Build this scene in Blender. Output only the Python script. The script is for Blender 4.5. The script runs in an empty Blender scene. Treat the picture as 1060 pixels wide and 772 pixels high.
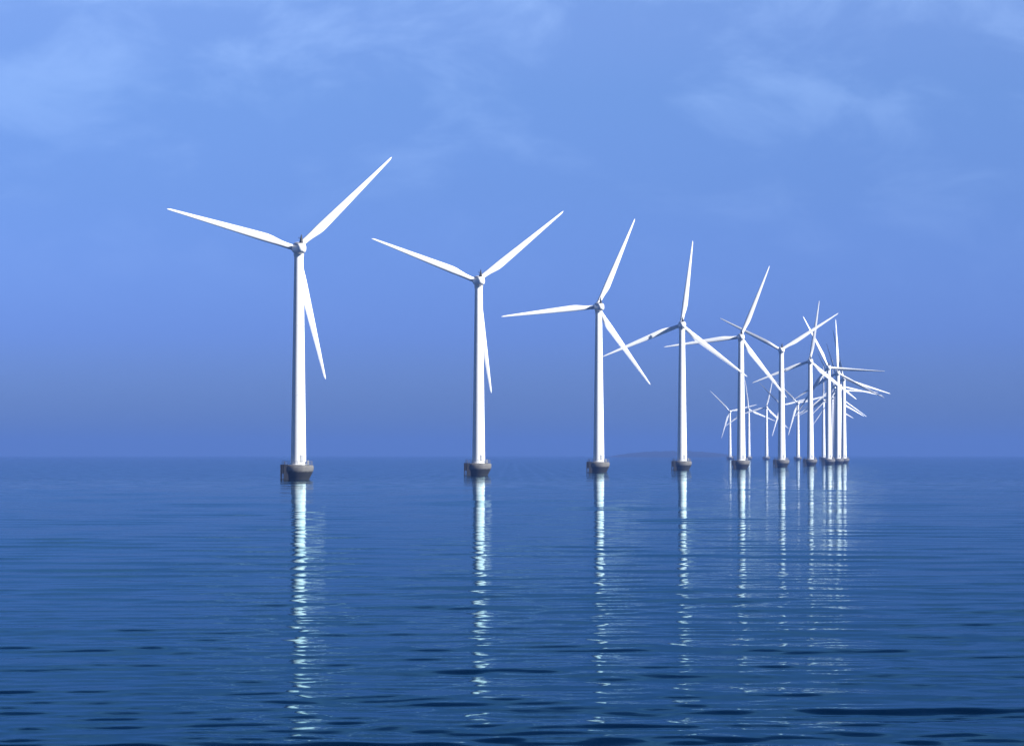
import bpy, bmesh, math, random
import numpy as np
from mathutils import Vector, Matrix

R = math.radians
sc = bpy.context.scene
col = sc.collection

# ------------------------------------------------------------------ camera
EYE = 6.9                                   # deck of a ferry
cam_d = bpy.data.cameras.new('camera')
cam_d.sensor_width = 36.0
cam_d.lens = 36.0 * 3270.0 / 1060.0         # long lens, 18 degrees across
cam_d.clip_start = 1.0
cam_d.clip_end = 80000.0
cam = bpy.data.objects.new('camera', cam_d)
cam.location = (0.0, 0.0, EYE)
cam.rotation_euler = (R(90.0 + 1.478), 0.0, 0.0)
col.objects.link(cam)
sc.camera = cam

# ------------------------------------------------------------------ light
SUN_ELEV, SUN_AZ = 27.0, 117.0              # azimuth clockwise from +Y (the view direction)
sd = Vector((math.sin(R(SUN_AZ)) * math.cos(R(SUN_ELEV)), math.cos(R(SUN_AZ)) * math.cos(R(SUN_ELEV)), math.sin(R(SUN_ELEV))))
sun_d = bpy.data.lights.new('sun', 'SUN')
sun_d.energy = 5.0
sun_d.angle = R(0.5)
sun_d.color = (1.0, 0.97, 0.92)
sun = bpy.data.objects.new('sun', sun_d)
sun.rotation_euler = sd.to_track_quat('Z', 'Y').to_euler()
sun.location = (200, -200, 300)
col.objects.link(sun)

sc.view_settings.view_transform = 'Standard'
sc.view_settings.look = 'None'
sc.view_settings.gamma = 1.0
sc.view_settings.exposure = 1.25
sc.view_settings.use_curve_mapping = False


def N(nt, kind, **kw):
    n = nt.nodes.new(kind)
    for k, v in kw.items():
        setattr(n, k, v)
    return n


def build_world():
    w = bpy.data.worlds.new('World')
    sc.world = w
    w.use_nodes = True
    nt = w.node_tree
    nt.nodes.clear()
    L = nt.links.new
    out = N(nt, 'ShaderNodeOutputWorld')
    bg = N(nt, 'ShaderNodeBackground')
    bg.inputs['Strength'].default_value = 0.073
    sky = N(nt, 'ShaderNodeTexSky')
    sky.sky_type = 'NISHITA'
    sky.sun_disc = False
    sky.sun_elevation = R(SUN_ELEV)
    sky.sun_rotation = R(SUN_AZ)
    sky.altitude = 0.0
    sky.air_density = 1.0
    sky.dust_density = 0.6
    sky.ozone_density = 3.0
    tc = N(nt, 'ShaderNodeTexCoord')
    sep = N(nt, 'ShaderNodeSeparateXYZ')
    L(tc.outputs['Generated'], sep.inputs[0])
    ramp = N(nt, 'ShaderNodeValToRGB')       # air colour by height above the horizon (z = sine of elevation)
    e = ramp.color_ramp.elements
    e[0].position = 0.0; e[0].color = (*SKY[0][1], 1)
    e[1].position = 1.0; e[1].color = (*SKY[-1][1], 1)
    for p, c in SKY[1:-1]:
        x = e.new(p); x.color = (*c, 1)
    L(sep.outputs['Z'], ramp.inputs['Fac'])
    mul = N(nt, 'ShaderNodeMix', data_type='RGBA', blend_type='MULTIPLY')
    mul.inputs['Factor'].default_value = 1.0
    L(sky.outputs[0], mul.inputs['A'])
    L(ramp.outputs[0], mul.inputs['B'])
    # thin high cloud: streaks stretched sideways
    mp = N(nt, 'ShaderNodeMapping')
    mp.inputs['Scale'].default_value = (17.0, 17.0, 34.0)
    L(tc.outputs['Generated'], mp.inputs['Vector'])
    no = N(nt, 'ShaderNodeTexNoise')
    no.inputs['Scale'].default_value = 1.0
    no.inputs['Detail'].default_value = 7.0
    no.inputs['Roughness'].default_value = 0.58
    no.inputs['Distortion'].default_value = 0.4
    L(mp.outputs[0], no.inputs['Vector'])
    cr = N(nt, 'ShaderNodeMapRange', interpolation_type='SMOOTHSTEP')
    cr.inputs['From Min'].default_value = 0.44
    cr.inputs['From Max'].default_value = 0.72
    L(no.outputs['Fac'], cr.inputs['Value'])
    up = N(nt, 'ShaderNodeMapRange', interpolation_type='SMOOTHSTEP')
    up.inputs['From Min'].default_value = 0.03
    up.inputs['From Max'].default_value = 0.16
    L(sep.outputs['Z'], up.inputs['Value'])
    fall = N(nt, 'ShaderNodeMapRange', interpolation_type='SMOOTHSTEP')
    fall.inputs['From Min'].default_value = 0.15
    fall.inputs['From Max'].default_value = 0.20
    fall.inputs['To Min'].default_value = 1.0
    fall.inputs['To Max'].default_value = 0.0
    L(sep.outputs['Z'], fall.inputs['Value'])
    m1 = N(nt, 'ShaderNodeMath', operation='MULTIPLY')
    L(cr.outputs[0], m1.inputs[0]); L(up.outputs[0], m1.inputs[1])
    m2 = N(nt, 'ShaderNodeMath', operation='MULTIPLY')
    L(m1.outputs[0], m2.inputs[0]); L(fall.outputs[0], m2.inputs[1])
    m3 = N(nt, 'ShaderNodeMath', operation='MULTIPLY')
    L(m2.outputs[0], m3.inputs[0]); m3.inputs[1].default_value = 0.20
    mix = N(nt, 'ShaderNodeMix', data_type='RGBA', blend_type='MIX')
    L(mul.outputs['Result'], mix.inputs['A'])
    mix.inputs['B'].default_value = (4.4, 6.3, 9.6, 1)
    n2 = N(nt, 'ShaderNodeTexNoise')                  # the ragged lower edge of a pale cloud veil higher up
    n2.inputs['Scale'].default_value = 1.0
    n2.inputs['Detail'].default_value = 8.0
    n2.inputs['Roughness'].default_value = 0.62
    mp2 = N(nt, 'ShaderNodeMapping')
    mp2.inputs['Scale'].default_value = (22.0, 22.0, 60.0)
    mp2.inputs['Location'].default_value = (4.0, 1.7, 0.6)
    L(tc.outputs['Generated'], mp2.inputs['Vector']); L(mp2.outputs[0], n2.inputs['Vector'])
    v1 = N(nt, 'ShaderNodeMath', operation='MULTIPLY_ADD')
    v1.inputs[1].default_value = 0.030
    L(n2.outputs['Fac'], v1.inputs[0]); L(sep.outputs['Z'], v1.inputs[2])
    v2 = N(nt, 'ShaderNodeMapRange', interpolation_type='SMOOTHSTEP')
    v2.inputs['From Min'].default_value = 0.152
    v2.inputs['From Max'].default_value = 0.174
    v2.inputs['To Max'].default_value = 0.4
    L(v1.outputs[0], v2.inputs['Value'])
    v3 = N(nt, 'ShaderNodeMath', operation='MULTIPLY')
    L(v2.outputs[0], v3.inputs[0]); L(fall.outputs[0], v3.inputs[1])
    v4 = N(nt, 'ShaderNodeMath', operation='MAXIMUM')
    L(v3.outputs[0], v4.inputs[0]); L(m3.outputs[0], v4.inputs[1])
    L(v4.outputs[0], mix.inputs['Factor'])
    L(mix.outputs['Result'], bg.inputs['Color'])
    L(bg.outputs[0], out.inputs[0])


# tint of the air against the plain sky, by sine of elevation
SKY = [(0.0, (0.205, 0.325, 0.76)),
       (0.037, (0.215, 0.34, 1.00)),
       (0.083, (0.285, 0.40, 0.86)),
       (0.113, (0.35, 0.46, 0.85)),
       (0.138, (0.45, 0.53, 0.89)),
       (0.152, (0.48, 0.57, 0.90)),
       (0.19, (0.22, 0.31, 0.55)),
       (0.24, (0.16, 0.235, 0.45)),
       (0.32, (0.10, 0.155, 0.32)),
       (0.42, (0.06, 0.10, 0.22)),
       (1.0, (0.035, 0.06, 0.15))]
build_world()

# ------------------------------------------------------------------ render settings that belong to the scene
sc.cycles.use_denoising = True
sc.cycles.max_bounces = 6
sc.cycles.volume_bounces = 1
sc.cycles.sample_clamp_indirect = 6.0


# ------------------------------------------------------------------ helpers
def material(name, base, rough=0.6, spec=0.5, ior=1.45):
    m = bpy.data.materials.new(name)
    m.use_nodes = True
    b = m.node_tree.nodes['Principled BSDF']
    b.inputs['Base Color'].default_value = (*base, 1)
    b.inputs['Roughness'].default_value = rough
    b.inputs['IOR'].default_value = ior
    b.inputs['Specular IOR Level'].default_value = spec
    return m, b


def mottled(name, a, b_, scale, rough=0.6, stretch=(1, 1, 1), spec=0.5):
    """a base colour that wanders between two close colours (dirt, weather)"""
    m, b = material(name, a, rough, spec)
    nt = m.node_tree
    tc = N(nt, 'ShaderNodeTexCoord')
    mp = N(nt, 'ShaderNodeMapping')
    mp.inputs['Scale'].default_value = stretch
    no = N(nt, 'ShaderNodeTexNoise')
    no.inputs['Scale'].default_value = scale
    no.inputs['Detail'].default_value = 6
    mr = N(nt, 'ShaderNodeMapRange')
    mr.inputs['From Min'].default_value = 0.35
    mr.inputs['From Max'].default_value = 0.7
    mx = N(nt, 'ShaderNodeMix', data_type='RGBA')
    mx.inputs['A'].default_value = (*a, 1)
    mx.inputs['B'].default_value = (*b_, 1)
    nt.links.new(tc.outputs['Object'], mp.inputs[0])
    nt.links.new(mp.outputs[0], no.inputs['Vector'])
    nt.links.new(no.outputs['Fac'], mr.inputs['Value'])
    nt.links.new(mr.outputs[0], mx.inputs['Factor'])
    nt.links.new(mx.outputs['Result'], b.inputs['Base Color'])
    return m, b, mx, tc


def mesh_obj(name, bm, mat, parent=None, smooth=True, angle=40):
    me = bpy.data.meshes.new(name)
    bmesh.ops.recalc_face_normals(bm, faces=bm.faces)
    if smooth:
        for f in bm.faces:
            f.smooth = True
        for e in bm.edges:
            if len(e.link_faces) == 2 and e.calc_face_angle(0) > R(angle):
                e.smooth = False
    bm.to_mesh(me)
    bm.free()
    mats = mat if isinstance(mat, (list, tuple)) else [mat]
    for k in mats:
        me.materials.append(k)
    o = bpy.data.objects.new(name, me)
    col.objects.link(o)
    if parent:
        o.parent = parent
    return o


def lathe(bm, prof, n=40, M=Matrix.Identity(4), cap=True):
    """prof: (radius, z) pairs turned about z"""
    rings = []
    for r, z in prof:
        rings.append([bm.verts.new(M @ Vector((r * math.cos(2 * math.pi * k / n), r * math.sin(2 * math.pi * k / n), z))) for k in range(n)])
    for a, b in zip(rings, rings[1:]):
        for k in range(n):
            bm.faces.new((a[k], a[(k + 1) % n], b[(k + 1) % n], b[k]))
    if cap:
        bm.faces.new(rings[0][::-1])
        bm.faces.new(rings[-1])
    return rings


def tube(bm, p, q, r, n=8):
    p, q = Vector(p), Vector(q)
    d = q - p
    M = Matrix.Translation(p) @ d.to_track_quat('Z', 'Y').to_matrix().to_4x4()
    lathe(bm, [(r, 0), (r, d.length)], n, M)


def box(bm, c, s, M=Matrix.Identity(4)):
    c = Vector(c)
    v = [bm.verts.new(M @ (c + Vector((x * s[0] / 2, y * s[1] / 2, z * s[2] / 2)))) for x in (-1, 1) for y in (-1, 1) for z in (-1, 1)]
    for f in ((0, 1, 3, 2), (4, 6, 7, 5), (0, 4, 5, 1), (2, 3, 7, 6), (0, 2, 6, 4), (1, 5, 7, 3)):
        bm.faces.new([v[i] for i in f])


# ------------------------------------------------------------------ water
def wave_height(x, y, comps, dr):
    """sum of long-crested sine waves; shorter ones are dropped where the mesh is too coarse for them"""
    h = np.zeros_like(x)
    wash = 1.0 + 1.2 * np.exp(-(np.hypot(x, y) - 60.0) / 40.0)      # the ferry's own ripples close by
    gust = 0.85 + 0.15 * np.sin(x * 0.031 + 1.3 * np.sin(y * 0.017)) * np.sin(y * 0.043 + 0.9)
    for lam, kx, ky, a, ph in comps:
        keep = np.clip((lam / dr - 3.0) / 2.0, 0, 1)
        h += a * keep * (wash if lam < 7.5 else 1.0) * np.sin(kx * x + ky * y + ph)
    return h * gust


def build_water():
    m = bpy.data.materials.new('sea_water')
    m.use_nodes = True
    nt = m.node_tree
    nt.nodes.clear()
    L = nt.links.new
    out = N(nt, 'ShaderNodeOutputMaterial')
    geo = N(nt, 'ShaderNodeNewGeometry')

    def layer(sx, sy, amp, detail, seed, rough=0.5, rot=0.0, dist=0.0):
        """noise whose wavelength is about sx by sy metres and whose height is amp metres"""
        mp = N(nt, 'ShaderNodeMapping')
        mp.inputs['Location'].default_value = (seed, seed * 0.37, 0)
        mp.inputs['Rotation'].default_value = (0, 0, R(rot))
        mp.inputs['Scale'].default_value = (1 / sx, 1 / sy, 1)
        L(geo.outputs['Position'], mp.inputs[0])
        no = N(nt, 'ShaderNodeTexNoise', noise_dimensions='2D')
        no.inputs['Scale'].default_value = 1.0
        no.inputs['Detail'].default_value = detail
        no.inputs['Roughness'].default_value = rough
        no.inputs['Distortion'].default_value = dist
        L(mp.outputs[0], no.inputs['Vector'])
        mu = N(nt, 'ShaderNodeMath', operation='MULTIPLY')
        mu.inputs[1].default_value = amp
        L(no.outputs['Fac'], mu.inputs[0])
        return mu.outputs[0]

    def add(a, b):
        ad = N(nt, 'ShaderNodeMath', operation='ADD')
        L(a, ad.inputs[0]); L(b, ad.inputs[1])
        return ad.outputs[0]

    # far water carries its swell in the shader, near water in the mesh
    sp = N(nt, 'ShaderNodeVectorMath', operation='LENGTH')
    L(geo.outputs['Position'], sp.inputs[0])
    fr = N(nt, 'ShaderNodeMapRange', interpolation_type='SMOOTHSTEP')
    fr.inputs['From Min'].default_value = 450.0
    fr.inputs['From Max'].default_value = 1000.0
    L(sp.outputs['Value'], fr.inputs['Value'])
    fmp = N(nt, 'ShaderNodeMapping')
    fmp.inputs['Scale'].default_value = (1 / 6.0, 1 / 3.5, 1)
    L(geo.outputs['Position'], fmp.inputs[0])
    fno = N(nt, 'ShaderNodeTexNoise', noise_dimensions='2D')
    fno.inputs['Scale'].default_value = 1.0
    fno.inputs['Detail'].default_value = 2.0
    L(fmp.outputs[0], fno.inputs['Vector'])
    fsub = N(nt, 'ShaderNodeVectorMath', operation='SUBTRACT')
    fsub.inputs[1].default_value = (0.5, 0.5, 0.5)
    L(fno.outputs['Color'], fsub.inputs[0])
    fmul = N(nt, 'ShaderNodeVectorMath', operation='MULTIPLY')
    fmul.inputs[1].default_value = (FAR_SLOPE * 0.4, FAR_SLOPE, 0)
    L(fsub.outputs[0], fmul.inputs[0])
    fsc = N(nt, 'ShaderNodeVectorMath', operation='SCALE')
    L(fmul.outputs[0], fsc.inputs[0]); L(fr.outputs[0], fsc.inputs['Scale'])
    total = layer(*RIPPLES[0])
    for a in RIPPLES[1:]:
        total = add(total, layer(*a))
    bump = N(nt, 'ShaderNodeBump')
    bump.inputs['Strength'].default_value = 1.0
    bump.inputs['Distance'].default_value = 1.0
    L(total, bump.inputs['Height'])
    nadd = N(nt, 'ShaderNodeVectorMath', operation='ADD')
    L(bump.outputs[0], nadd.inputs[0]); L(fsc.outputs[0], nadd.inputs[1])
    nrm = N(nt, 'ShaderNodeVectorMath', operation='NORMALIZE')
    L(nadd.outputs[0], nrm.inputs[0])
    fre = N(nt, 'ShaderNodeFresnel')
    fre.inputs['IOR'].default_value = WATER_IOR
    body = N(nt, 'ShaderNodeBsdfDiffuse')
    body.inputs['Color'].default_value = (*WATER_BASE, 1)
    glo = N(nt, 'ShaderNodeBsdfGlossy')
    glo.inputs['Color'].default_value = (*WATER_TINT, 1)
    glo.inputs['Roughness'].default_value = 0.03
    mix = N(nt, 'ShaderNodeMixShader')
    for n_ in (fre, glo):
        L(nrm.outputs[0], n_.inputs['Normal'])
    # glancing reflections are neutral, steeper ones take the colour of the water
    pw = N(nt, 'ShaderNodeMath', operation='POWER')
    pw.inputs[1].default_value = 2.0
    L(fre.outputs[0], pw.inputs[0])
    tm = N(nt, 'ShaderNodeMix', data_type='RGBA')
    tm.inputs['A'].default_value = (*WATER_TINT, 1)
    tm.inputs['B'].default_value = (0.86, 0.92, 0.92, 1)
    L(pw.outputs[0], tm.inputs['Factor']); L(tm.outputs['Result'], glo.inputs['Color'])
    L(fre.outputs[0], mix.inputs[0]); L(body.outputs[0], mix.inputs[1]); L(glo.outputs[0], mix.inputs[2])
    L(mix.outputs[0], out.inputs['Surface'])

    # mesh: a finely meshed sector with real waves, then flat water out to the horizon all round
    rnd = random.Random(8)
    comps = []
    for lo, hi, slope, n, spread in SWELL:
        for k in range(n):
            lam = lo * (hi / lo) ** ((k + rnd.random()) / n)
            th = R(rnd.gauss(6, spread))
            kk = 2 * math.pi / lam
            a = slope / kk * math.sqrt(2.0 / n)
            comps.append((lam, kk * math.sin(th), kk * math.cos(th), a, rnd.uniform(0, 6.283)))
    r0, r1 = 50.0, 1100.0
    rows = []
    r = r0
    while r < r1:
        rows.append(r)
        r *= 1.0028
    rows.append(r1)
    A = R(14.5)
    nc = 210
    rr = np.array(rows)
    aa = np.linspace(-A, A, nc + 1)
    RR, AA = np.meshgrid(rr, aa, indexing='ij')
    X, Y = RR * np.sin(AA), RR * np.cos(AA)
    Z = wave_height(X, Y, comps, RR * 0.0028)
    edge = np.clip((A - np.abs(AA)) / R(1.6), 0, 1) * np.clip((RR - r0) / 8.0, 0, 1) * np.clip((r1 - RR) / 600.0, 0, 1)
    Z *= edge * edge * (3 - 2 * edge)
    co = np.stack([X, Y, Z], -1).reshape(-1, 3)
    nr = len(rows)
    base = (np.arange(nr - 1)[:, None] * (nc + 1) + np.arange(nc)[None, :]).reshape(-1)
    faces = np.stack([base, base + 1, base + nc + 2, base + nc + 1], -1)[:, ::-1].tolist()
    verts = co.tolist()
    S = 21000.0

    def v(x, y):
        verts.append([x, y, 0.0]); return len(verts) - 1
    o_ = v(0, 0)
    near = list(range(nc + 1)); farr = [(nr - 1) * (nc + 1) + k for k in range(nc + 1)]
    left = [k * (nc + 1) for k in range(nr)]; right = [k * (nc + 1) + nc for k in range(nr)]
    faces.append([o_] + near[::-1])
    rim = []
    for k in farr:
        x, y, _ = verts[k]
        rim.append(v(x * S / y, S))
    for k in range(nc):
        faces.append([farr[k], rim[k], rim[k + 1], farr[k + 1]][::-1])
    c1, c2, c3, c4 = v(-S, S), v(-S, -S), v(S, -S), v(S, S)
    faces.append(([o_] + left + [rim[0], c1, c2])[::-1])
    faces.append([o_, c2, c3][::-1])
    faces.append([o_, c3, c4, rim[-1]] + right[::-1])
    def up(f):
        a = sum(verts[f[i - 1]][0] * verts[f[i]][1] - verts[f[i]][0] * verts[f[i - 1]][1] for i in range(len(f)))
        return f if a > 0 else f[::-1]
    faces = [up(f) for f in faces]
    me = bpy.data.meshes.new('water')
    me.from_pydata(verts, [], faces)
    me.update()
    me.polygons.foreach_set('use_smooth', [True] * len(me.polygons))
    me.materials.append(m)
    o = bpy.data.objects.new('water', me)
    col.objects.link(o)
    o['kind'] = 'structure'
    return o


WATER_IOR = 1.052
WATER_BASE = (0.0002, 0.006, 0.022)
WATER_TINT = (0.27, 0.62, 0.76)
#        shortest, longest wave, slope, count, spread of directions
SWELL = [(9.0, 13.0, 0.017, 8, 18),
         (3.5, 7.0, 0.018, 20, 22),
         (0.9, 2.6, 0.036, 40, 28)]
FAR_SLOPE = 0.22
#           sx    sy    amp   det seed  rough rot dist
RIPPLES = [(0.6, 0.4, 0.0035, 2.0, 71.0, 0.5, 12.0, 0.3)]
build_water()


# ------------------------------------------------------------------ a low island far off in the haze
def build_island():
    m, b, mx, tc = mottled('island_scrub', (0.008, 0.012, 0.014), (0.016, 0.020, 0.018), 0.01, 0.9)
    bm = bmesh.new()
    rnd = random.Random(3)
    nx, ny = 60, 14
    W, D, H = 240.0, 120.0, 17.0
    vs = []
    for j in range(ny + 1):
        row = []
        for i in range(nx + 1):
            u, v = -1 + 2 * i / nx, -1 + 2 * j / ny
            f = max(0.0, 1 - abs(u) ** 2.2) ** 0.8 * max(0.0, 1 - v * v) ** 0.5
            h = H * f * (0.82 + 0.3 * rnd.random()) - 0.6
            row.append(bm.verts.new((u * W, v * D, h)))
        vs.append(row)
    for j in range(ny):
        for i in range(nx):
            bm.faces.new((vs[j][i], vs[j][i + 1], vs[j + 1][i + 1], vs[j + 1][i]))
    o = mesh_obj('island', bm, m)
    d = 9000.0
    o.location = ((698 - 530) / 3270 * d, d, 0)
    o.scale = (0.78, 1, 1)
    o['kind'] = 'structure'


build_island()

# ------------------------------------------------------------------ turbine materials
white, white_b, _, _ = mottled('white_tower_paint', (0.80, 0.81, 0.82), (0.72, 0.73, 0.73), 0.35, 0.42, (1, 1, 0.12))
blade_white, _, _, _ = mottled('white_blade_gelcoat', (0.82, 0.83, 0.84), (0.76, 0.77, 0.78), 0.2, 0.36)
dark_metal, _, _, _ = mottled('dark_galvanised_steel', (0.010, 0.011, 0.013), (0.018, 0.016, 0.015), 2.0, 0.6)
rail_metal, _, _, _ = mottled('pale_rail_steel', (0.16, 0.16, 0.17), (0.10, 0.10, 0.10), 2.0, 0.5)
door_mat, _, _, _ = mottled('grey_door_paint', (0.30, 0.31, 0.33), (0.24, 0.25, 0.26), 1.0, 0.5)


def concrete_material():
    m, b, mx, tc = mottled('weathered_concrete', (0.13, 0.127, 0.12), (0.08, 0.077, 0.073), 0.8, 0.8)
    nt = m.node_tree
    L = nt.links.new
    sep = N(nt, 'ShaderNodeSeparateXYZ')
    L(tc.outputs['Object'], sep.inputs[0])
    no = N(nt, 'ShaderNodeTexNoise')
    no.inputs['Scale'].default_value = 0.7
    no.inputs['Detail'].default_value = 5
    L(tc.outputs['Object'], no.inputs['Vector'])
    ad = N(nt, 'ShaderNodeMath', operation='MULTIPLY_ADD')
    ad.inputs[1].default_value = 1.4
    L(no.outputs['Fac'], ad.inputs[0]); L(sep.outputs['Z'], ad.inputs[2])
    mr = N(nt, 'ShaderNodeMapRange', interpolation_type='SMOOTHSTEP')
    mr.inputs['From Min'].default_value = 2.6      # tide and weed line
    mr.inputs['From Max'].default_value = 3.3
    L(ad.outputs[0], mr.inputs['Value'])
    mix = N(nt, 'ShaderNodeMix', data_type='RGBA')
    mix.inputs['A'].default_value = (0.006, 0.007, 0.006, 1)
    L(mr.outputs[0], mix.inputs['Factor'])
    L(mx.outputs['Result'], mix.inputs['B'])
    L(mix.outputs['Result'], b.inputs['Base Color'])
    return m


concrete = concrete_material()

# ------------------------------------------------------------------ one turbine, in metres, base at sea level
HUB_Z = 64.0
OVERHANG = 3.7
BLADE_R = 37.6


def airfoil(n=14):
    """closed section: x from leading edge (0) to trailing edge (1), y thickness (suction side +)"""
    up, lo = [], []
    for k in range(n + 1):
        x = 0.5 - 0.5 * math.cos(math.pi * k / n)
        t = 5 * (0.2969 * math.sqrt(x) - 0.126 * x - 0.3516 * x * x + 0.2843 * x ** 3 - 0.1036 * x ** 4)
        c = 0.10 * (0.8 * x - x * x) if x < 1 else 0
        up.append((x, t, c)); lo.append((x, -t, c))
    return up + lo[-2:0:-1]


def blade_mesh():
    """spans +Z from the hub; leading edge towards -X; suction side towards -Y (downwind)"""
    sec = airfoil()
    n = len(sec)
    bm = bmesh.new()
    stations = []
    for k in range(46):
        s = 0.9 + (BLADE_R - 0.9) * (k / 45.0) ** 0.93
        stations.append(s)
    rings = []
    for s in stations:
        t = s / BLADE_R
        if t < 0.25:
            q = max(0.0, min(1.0, (t - 0.035) / 0.215)); q = q * q * (3 - 2 * q)
        else:
            q = 1.0
        if t < 0.25:
            chord = 1.6 + (2.45 - 1.6) * q
        else:
            chord = 2.45 - (2.45 - 0.45) * ((t - 0.25) / 0.75) ** 1.08
        if t > 0.965:
            chord *= math.sqrt(max(0.02, 1 - ((t - 0.965) / 0.036) ** 2))
        thick = 0.30 + 0.16 * max(0.0, 1 - t / 0.45)
        twist = R(16.0 * max(0, 1 - t) ** 1.6 + 1.0)
        ring = []
        for i, (x, yt, c) in enumerate(sec):
            ax = (x - 0.32) * chord
            ay = (yt * thick + c * 0.6) * chord
            # circular root
            a = math.atan2(yt, 0.5 - x) if True else 0
            ang = math.acos(max(-1, min(1, 1 - 2 * x))) * (1 if yt >= 0 else -1)
            cx, cy = -0.78 * math.cos(ang), 0.78 * math.sin(ang)
            px = cx * (1 - q) + ax * q
            py = cy * (1 - q) + ay * q
            # leading edge -X, suction -Y, twisted about the span: leading edge swings upwind (+Y) near the root
            X, Y = px, -py
            ct, st = math.cos(-twist * q), math.sin(-twist * q)
            X, Y = X * ct - Y * st, X * st + Y * ct
            Y += 0.9 * t * t                                       # slight forward bend, away from the tower
            ring.append(bm.verts.new((X, Y, s)))
        rings.append(ring)
    for a, b in zip(rings, rings[1:]):
        for i in range(n):
            bm.faces.new((a[i], a[(i + 1) % n], b[(i + 1) % n], b[i]))
    bm.faces.new(rings[0]); bm.faces.new(rings[-1])
    return bm


def nacelle_bm():
    """axis along Y, rotor at +Y, rounded tail at -Y, origin at tower axis and hub height"""
    bm = bmesh.new()
    prof = [(2.35, 1.30), (2.1, 1.48), (1.4, 1.66), (0.2, 1.74), (-1.2, 1.72), (-2.6, 1.6), (-3.7, 1.45), (-4.5, 1.22), (-5.0, 0.92), (-5.3, 0.5), (-5.38, 0.15)]
    n = 36
    rings = []
    for y, r in prof:
        ring = []
        for k in range(n):
            a = 2 * math.pi * k / n
            c, s = math.cos(a), math.sin(a)
            p = 2.7                                               # between a circle and a square
            q = (abs(c) ** p + abs(s) ** p) ** (-1 / p)
            x, z = r * q * c * 0.98, r * q * s
            if z < 0:
                z *= 0.95
            ring.append(bm.verts.new((x, y, z + 0.1)))
        rings.append(ring)
    for a, b in zip(rings, rings[1:]):
        for k in range(n):
            bm.faces.new((a[k], a[(k + 1) % n], b[(k + 1) % n], b[k]))
    bm.faces.new(rings[0]); bm.faces.new(rings[-1])
    # yaw collar that meets the tower
    lathe(bm, [(1.36, -2.25), (1.42, -1.9), (1.42, -1.2)], 32)
    return bm


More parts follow.
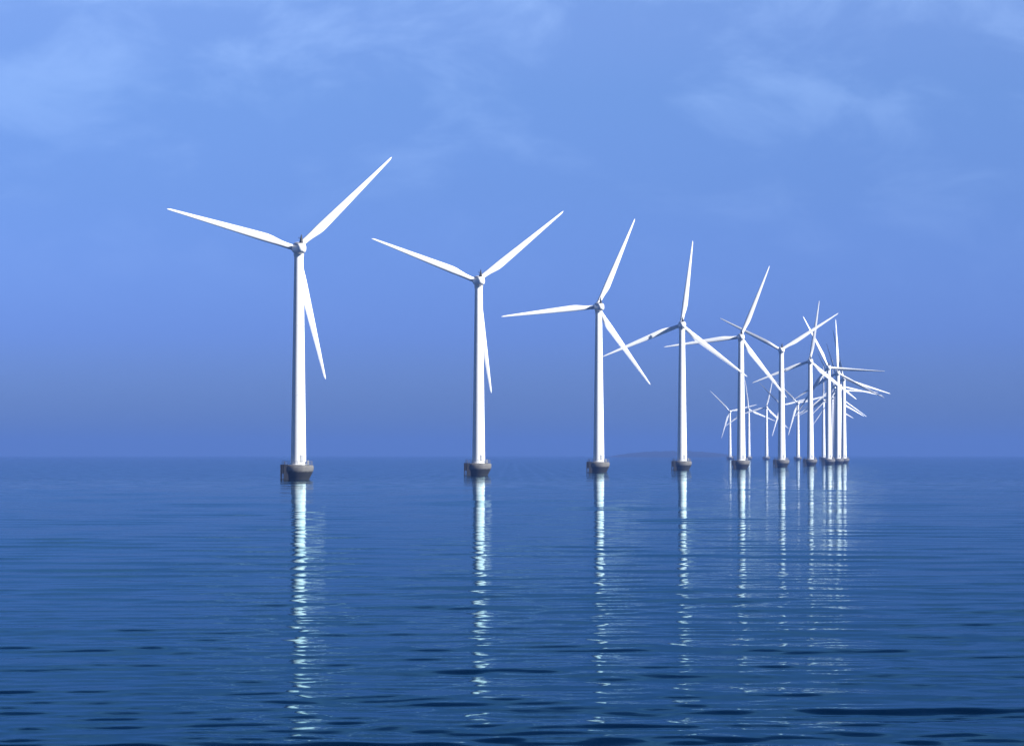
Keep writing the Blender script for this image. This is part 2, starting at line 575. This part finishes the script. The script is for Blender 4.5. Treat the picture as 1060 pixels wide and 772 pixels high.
def make_turbine():
    root = bpy.data.objects.new('wind_turbine', None)
    col.objects.link(root)
    root.empty_display_size = 5
    # foundation: concrete bowl, widest under its rim
    bm = bmesh.new()
    lathe(bm, [(2.9, -1.5), (3.0, 0.0), (3.35, 0.8), (3.85, 1.75), (4.12, 2.45), (4.24, 3.1), (4.22, 3.65), (4.05, 3.92), (3.8, 4.0), (2.5, 4.08)], 56)
    found = mesh_obj('foundation', bm, concrete, root)
    # railing round the working deck
    bm = bmesh.new()
    nr = 20
    for k in range(nr):
        a = 2 * math.pi * k / nr
        p = (3.85 * math.cos(a), 3.85 * math.sin(a), 3.97)
        tube(bm, p, (p[0], p[1], 5.08), 0.035, 6)
    for z in (4.52, 5.08):
        for k in range(40):
            a, b = 2 * math.pi * k / 40, 2 * math.pi * (k + 1) / 40
            tube(bm, (3.85 * math.cos(a), 3.85 * math.sin(a), z), (3.85 * math.cos(b), 3.85 * math.sin(b), z), 0.03, 6)
    mesh_obj('railing', bm, rail_metal, found)
    # boat landing on the side away from the sun: dark box of plates with a gap low down, ladder in front
    bm = bmesh.new()
    box(bm, (-3.75, -1.85, 2.9), (2.1, 2.6, 2.5))
    box(bm, (-4.66, -1.85, 0.6), (0.28, 2.6, 2.1))
    box(bm, (-3.25, -1.85, 0.3), (1.3, 2.6, 2.72))
    box(bm, (-4.2, -1.85, -0.1), (0.62, 2.6, 0.5))
    mesh_obj('boat_landing', bm, dark_metal, found, smooth=False)
    bm = bmesh.new()
    for x in (-4.25, -3.7):
        tube(bm, (x, -3.26, -0.6), (x, -3.26, 5.1), 0.05, 6)
    for k in range(20):
        tube(bm, (-4.25, -3.26, -0.3 + 0.3 * k), (-3.7, -3.26, -0.3 + 0.3 * k), 0.03, 6)
    mesh_obj('ladder', bm, dark_metal, found)
    # tower
    bm = bmesh.new()
    top = HUB_Z - 1.9
    prof = [(2.28, 4.04), (2.28, 4.25), (2.12, 4.3)]
    for k in range(1, 4):
        z = 4.3 + (top - 4.3) * k / 3
        r = 2.12 + (1.26 - 2.12) * k / 3
        if k < 3:
            prof += [(r, z - 0.12), (r + 0.03, z - 0.10), (r + 0.03, z + 0.10), (r, z + 0.12)]   # flange joints
        else:
            prof += [(r, z)]
    lathe(bm, prof, 56)
    tower = mesh_obj('tower', bm, white, root)
    # door with its frame
    bm = bmesh.new()
    M = Matrix.Rotation(R(-62), 4, 'Z')
    for k in range(1):
        box(bm, (2.12, 0, 5.8), (0.14, 0.9, 2.1), M)
    bmesh.ops.bevel(bm, geom=bm.edges[:], offset=0.04, segments=2, affect='EDGES')
    mesh_obj('door', bm, door_mat, tower)
    # small switch cabinet on the deck by the tower
    bm = bmesh.new()
    box(bm, (2.75, -1.15, 4.68), (0.55, 0.5, 1.25))
    bmesh.ops.bevel(bm, geom=bm.edges[:], offset=0.04, segments=2, affect='EDGES')
    mesh_obj('cabinet', bm, door_mat, found)
    # nacelle
    nac = mesh_obj('nacelle', nacelle_bm(), blade_white, root, angle=60)
    nac.location = (0, 0, HUB_Z)
    bm = bmesh.new()
    lathe(bm, [(0.62, 1.55), (0.34, 2.6), (0.16, 3.6), (0.10, 3.9)], 12, Matrix.Translation((0.1, -3.2, 0)))
    tube(bm, (-0.55, -3.2, 2.85), (0.35, -3.2, 2.85), 0.07)
    tube(bm, (-0.55, -3.2, 2.85), (-0.55, -3.2, 3.25), 0.09)
    mesh_obj('wind_vane_mast', bm, dark_metal, nac)
    # hub with its nose cone
    bm = bmesh.new()
    Mh = Matrix.Rotation(R(-90), 4, 'X')
    lathe(bm, [(1.22, -1.3), (1.36, -0.9), (1.42, -0.2), (1.38, 0.6), (1.15, 1.25), (0.75, 1.7), (0.3, 1.9), (0.02, 1.95)], 32, Mh)
    hub = mesh_obj('hub', bm, blade_white, root)
    # blades
    first = mesh_obj('blade', blade_mesh(), blade_white, root, angle=50)
    blades = [first]
    for k in range(2):
        b = first.copy(); col.objects.link(b); b.parent = root
        blades.append(b)
    return root


def pose(root, yaw_deg, theta, pitch=0.0):
    """yaw: rotor axis turned left of +Y; theta: first blade clockwise from up, seen from the tail"""
    yaw = Matrix.Rotation(R(yaw_deg), 4, 'Z')
    tilt = Matrix.Rotation(R(4.0), 4, 'X')
    base = Matrix.Translation((0, 0, HUB_Z)) @ yaw @ tilt
    k = 0
    for c in root.children:
        nm = c.name.split('.')[0]
        if nm == 'nacelle':
            c.matrix_local = base
        elif nm == 'hub':
            c.matrix_local = base @ Matrix.Translation((0, OVERHANG, 0.0))
        elif nm == 'blade':
            c.matrix_local = base @ Matrix.Translation((0, OVERHANG, 0)) @ Matrix.Rotation(R(theta + 120 * k), 4, 'Y') @ Matrix.Rotation(R(-1.2), 4, 'X') @ Matrix.Rotation(R(-pitch), 4, 'Z')
            k += 1


def copy_thing(src):
    r = src.copy(); col.objects.link(r)
    for ch in list(src.children):
        c = ch.copy(); col.objects.link(c); c.parent = r
        c.matrix_parent_inverse = Matrix.Identity(4)
        for g in ch.children:
            d = g.copy(); col.objects.link(d); d.parent = c
    return r


# the arc of twenty turbines: metres to the right of the view axis, metres away, yaw against the line of sight, rotor angle, label
ROW = [
    (-59.2, 876.0, 10.0, 46.0, 'nearest and tallest white wind turbine, standing alone at the left end of the row'),
    (-11.0, 1041.0, 10.0, 51.2, 'second white turbine from the left, one blade hanging almost down its tower'),
    (33.6, 1224.0, 12.0, 23.6, 'third white turbine from the left, one blade almost level, left of the island'),
    (75.1, 1395.0, 5.0, 7.7, 'white turbine standing in front of the low island, one blade almost straight up'),
    (111.6, 1539.0, 5.0, 22.1, 'fifth white turbine from the left, between two thin faraway towers'),
    (147.6, 1730.0, 5.0, 57.0, 'sixth white turbine from the left, its raised blades spread in a wide V'),
    (183.0, 1938.0, 5.0, 8.6, 'seventh white turbine from the left, thick tower last before the tight cluster'),
    (208.5, 2080.0, 4.0, -25.3, 'leftmost thick tower in the tight cluster, with a blade pointing level far to the right'),
    (228.6, 2216.0, 4.0, -1.0, 'cluster turbine with a white blade straight up, middle of the three thick towers'),
    (250.0, 2381.0, 5.0, -13.0, 'rightmost thick tower in the cluster, dark blade rising beside a white upright one'),
    (273.0, 2631.0, 6.0, -18.0, 'turbine hidden behind the rightmost thick tower, its blade reaching right just under the dark ones'),
    (288.5, 2807.0, 6.0, -28.0, 'turbine behind the two rightmost cluster towers, its blade pointing level to the right'),
    (305.0, 2983.0, 6.0, 4.0, 'turbine mostly hidden behind the middle thick cluster tower, with lower thin blades'),
    (320.5, 3159.0, 6.0, 0.0, 'thin tower seen between the leftmost and middle thick towers of the cluster'),
    (328.8, 3335.0, 6.0, 0.0, 'thin tower at the left edge of the cluster, its blade straight up'),
    (319.0, 3525.0, 6.0, -45.0, 'thin faraway tower in the gap between the sixth and seventh thick towers'),
    (314.8, 3690.0, 6.0, -45.0, 'faraway turbine hidden behind the sixth thick tower, its blade tips showing either side'),
    (308.5, 3830.0, 6.0, 13.0, 'thin faraway tower midway between the fifth and sixth thick towers'),
    (300.5, 4010.0, 6.0, -7.0, 'thin faraway tower just right of the fifth thick tower'),
    (289.0, 4190.0, 6.0, -44.0, 'farthest and smallest thin turbine, leftmost of the faraway ones, just right of the island'),
]

PITCH = {4: 8.0, 5: 20.0, 6: 15.0, 7: -38.0, 8: -42.0, 9: 42.0, 10: 60.0, 11: 62.0, 12: 64.0, 13: 30.0, 14: 20.0, 15: 18.0, 16: 30.0, 17: 12.0, 18: 14.0, 19: 12.0}          # blades turned out of the wind, the tenth nearly stopped
proto = make_turbine()
for i, (x, y, rel, th, label) in enumerate(ROW):
    t = proto if i == 0 else copy_thing(proto)
    t.location = (x, y, 0)
    az = math.degrees(math.atan2(x, y))
    pose(t, rel - az, th, PITCH.get(i, 0.0))
    t['label'] = label
    t['category'] = 'wind turbine'
    t['group'] = 'wind turbines curving away across the sea'


# ------------------------------------------------------------------ the air over the water
def build_haze():
    m = bpy.data.materials.new('sea_haze')
    m.use_nodes = True
    nt = m.node_tree
    nt.nodes.clear()
    out = N(nt, 'ShaderNodeOutputMaterial')
    v = N(nt, 'ShaderNodeVolumePrincipled')
    v.inputs['Color'].default_value = (*HAZE_COL, 1)
    v.inputs['Density'].default_value = HAZE_DENS
    v.inputs['Anisotropy'].default_value = 0.0
    nt.links.new(v.outputs[0], out.inputs['Volume'])
    bm = bmesh.new()
    box(bm, (0, 0, 0), (42600, 42600, 108))
    o = mesh_obj('haze', bm, m, smooth=False)
    o.location = (0, 0, 54 - 3.0)
    o['kind'] = 'stuff'


HAZE_COL = (0.103, 0.205, 0.54)
HAZE_DENS = 0.00014
build_haze()
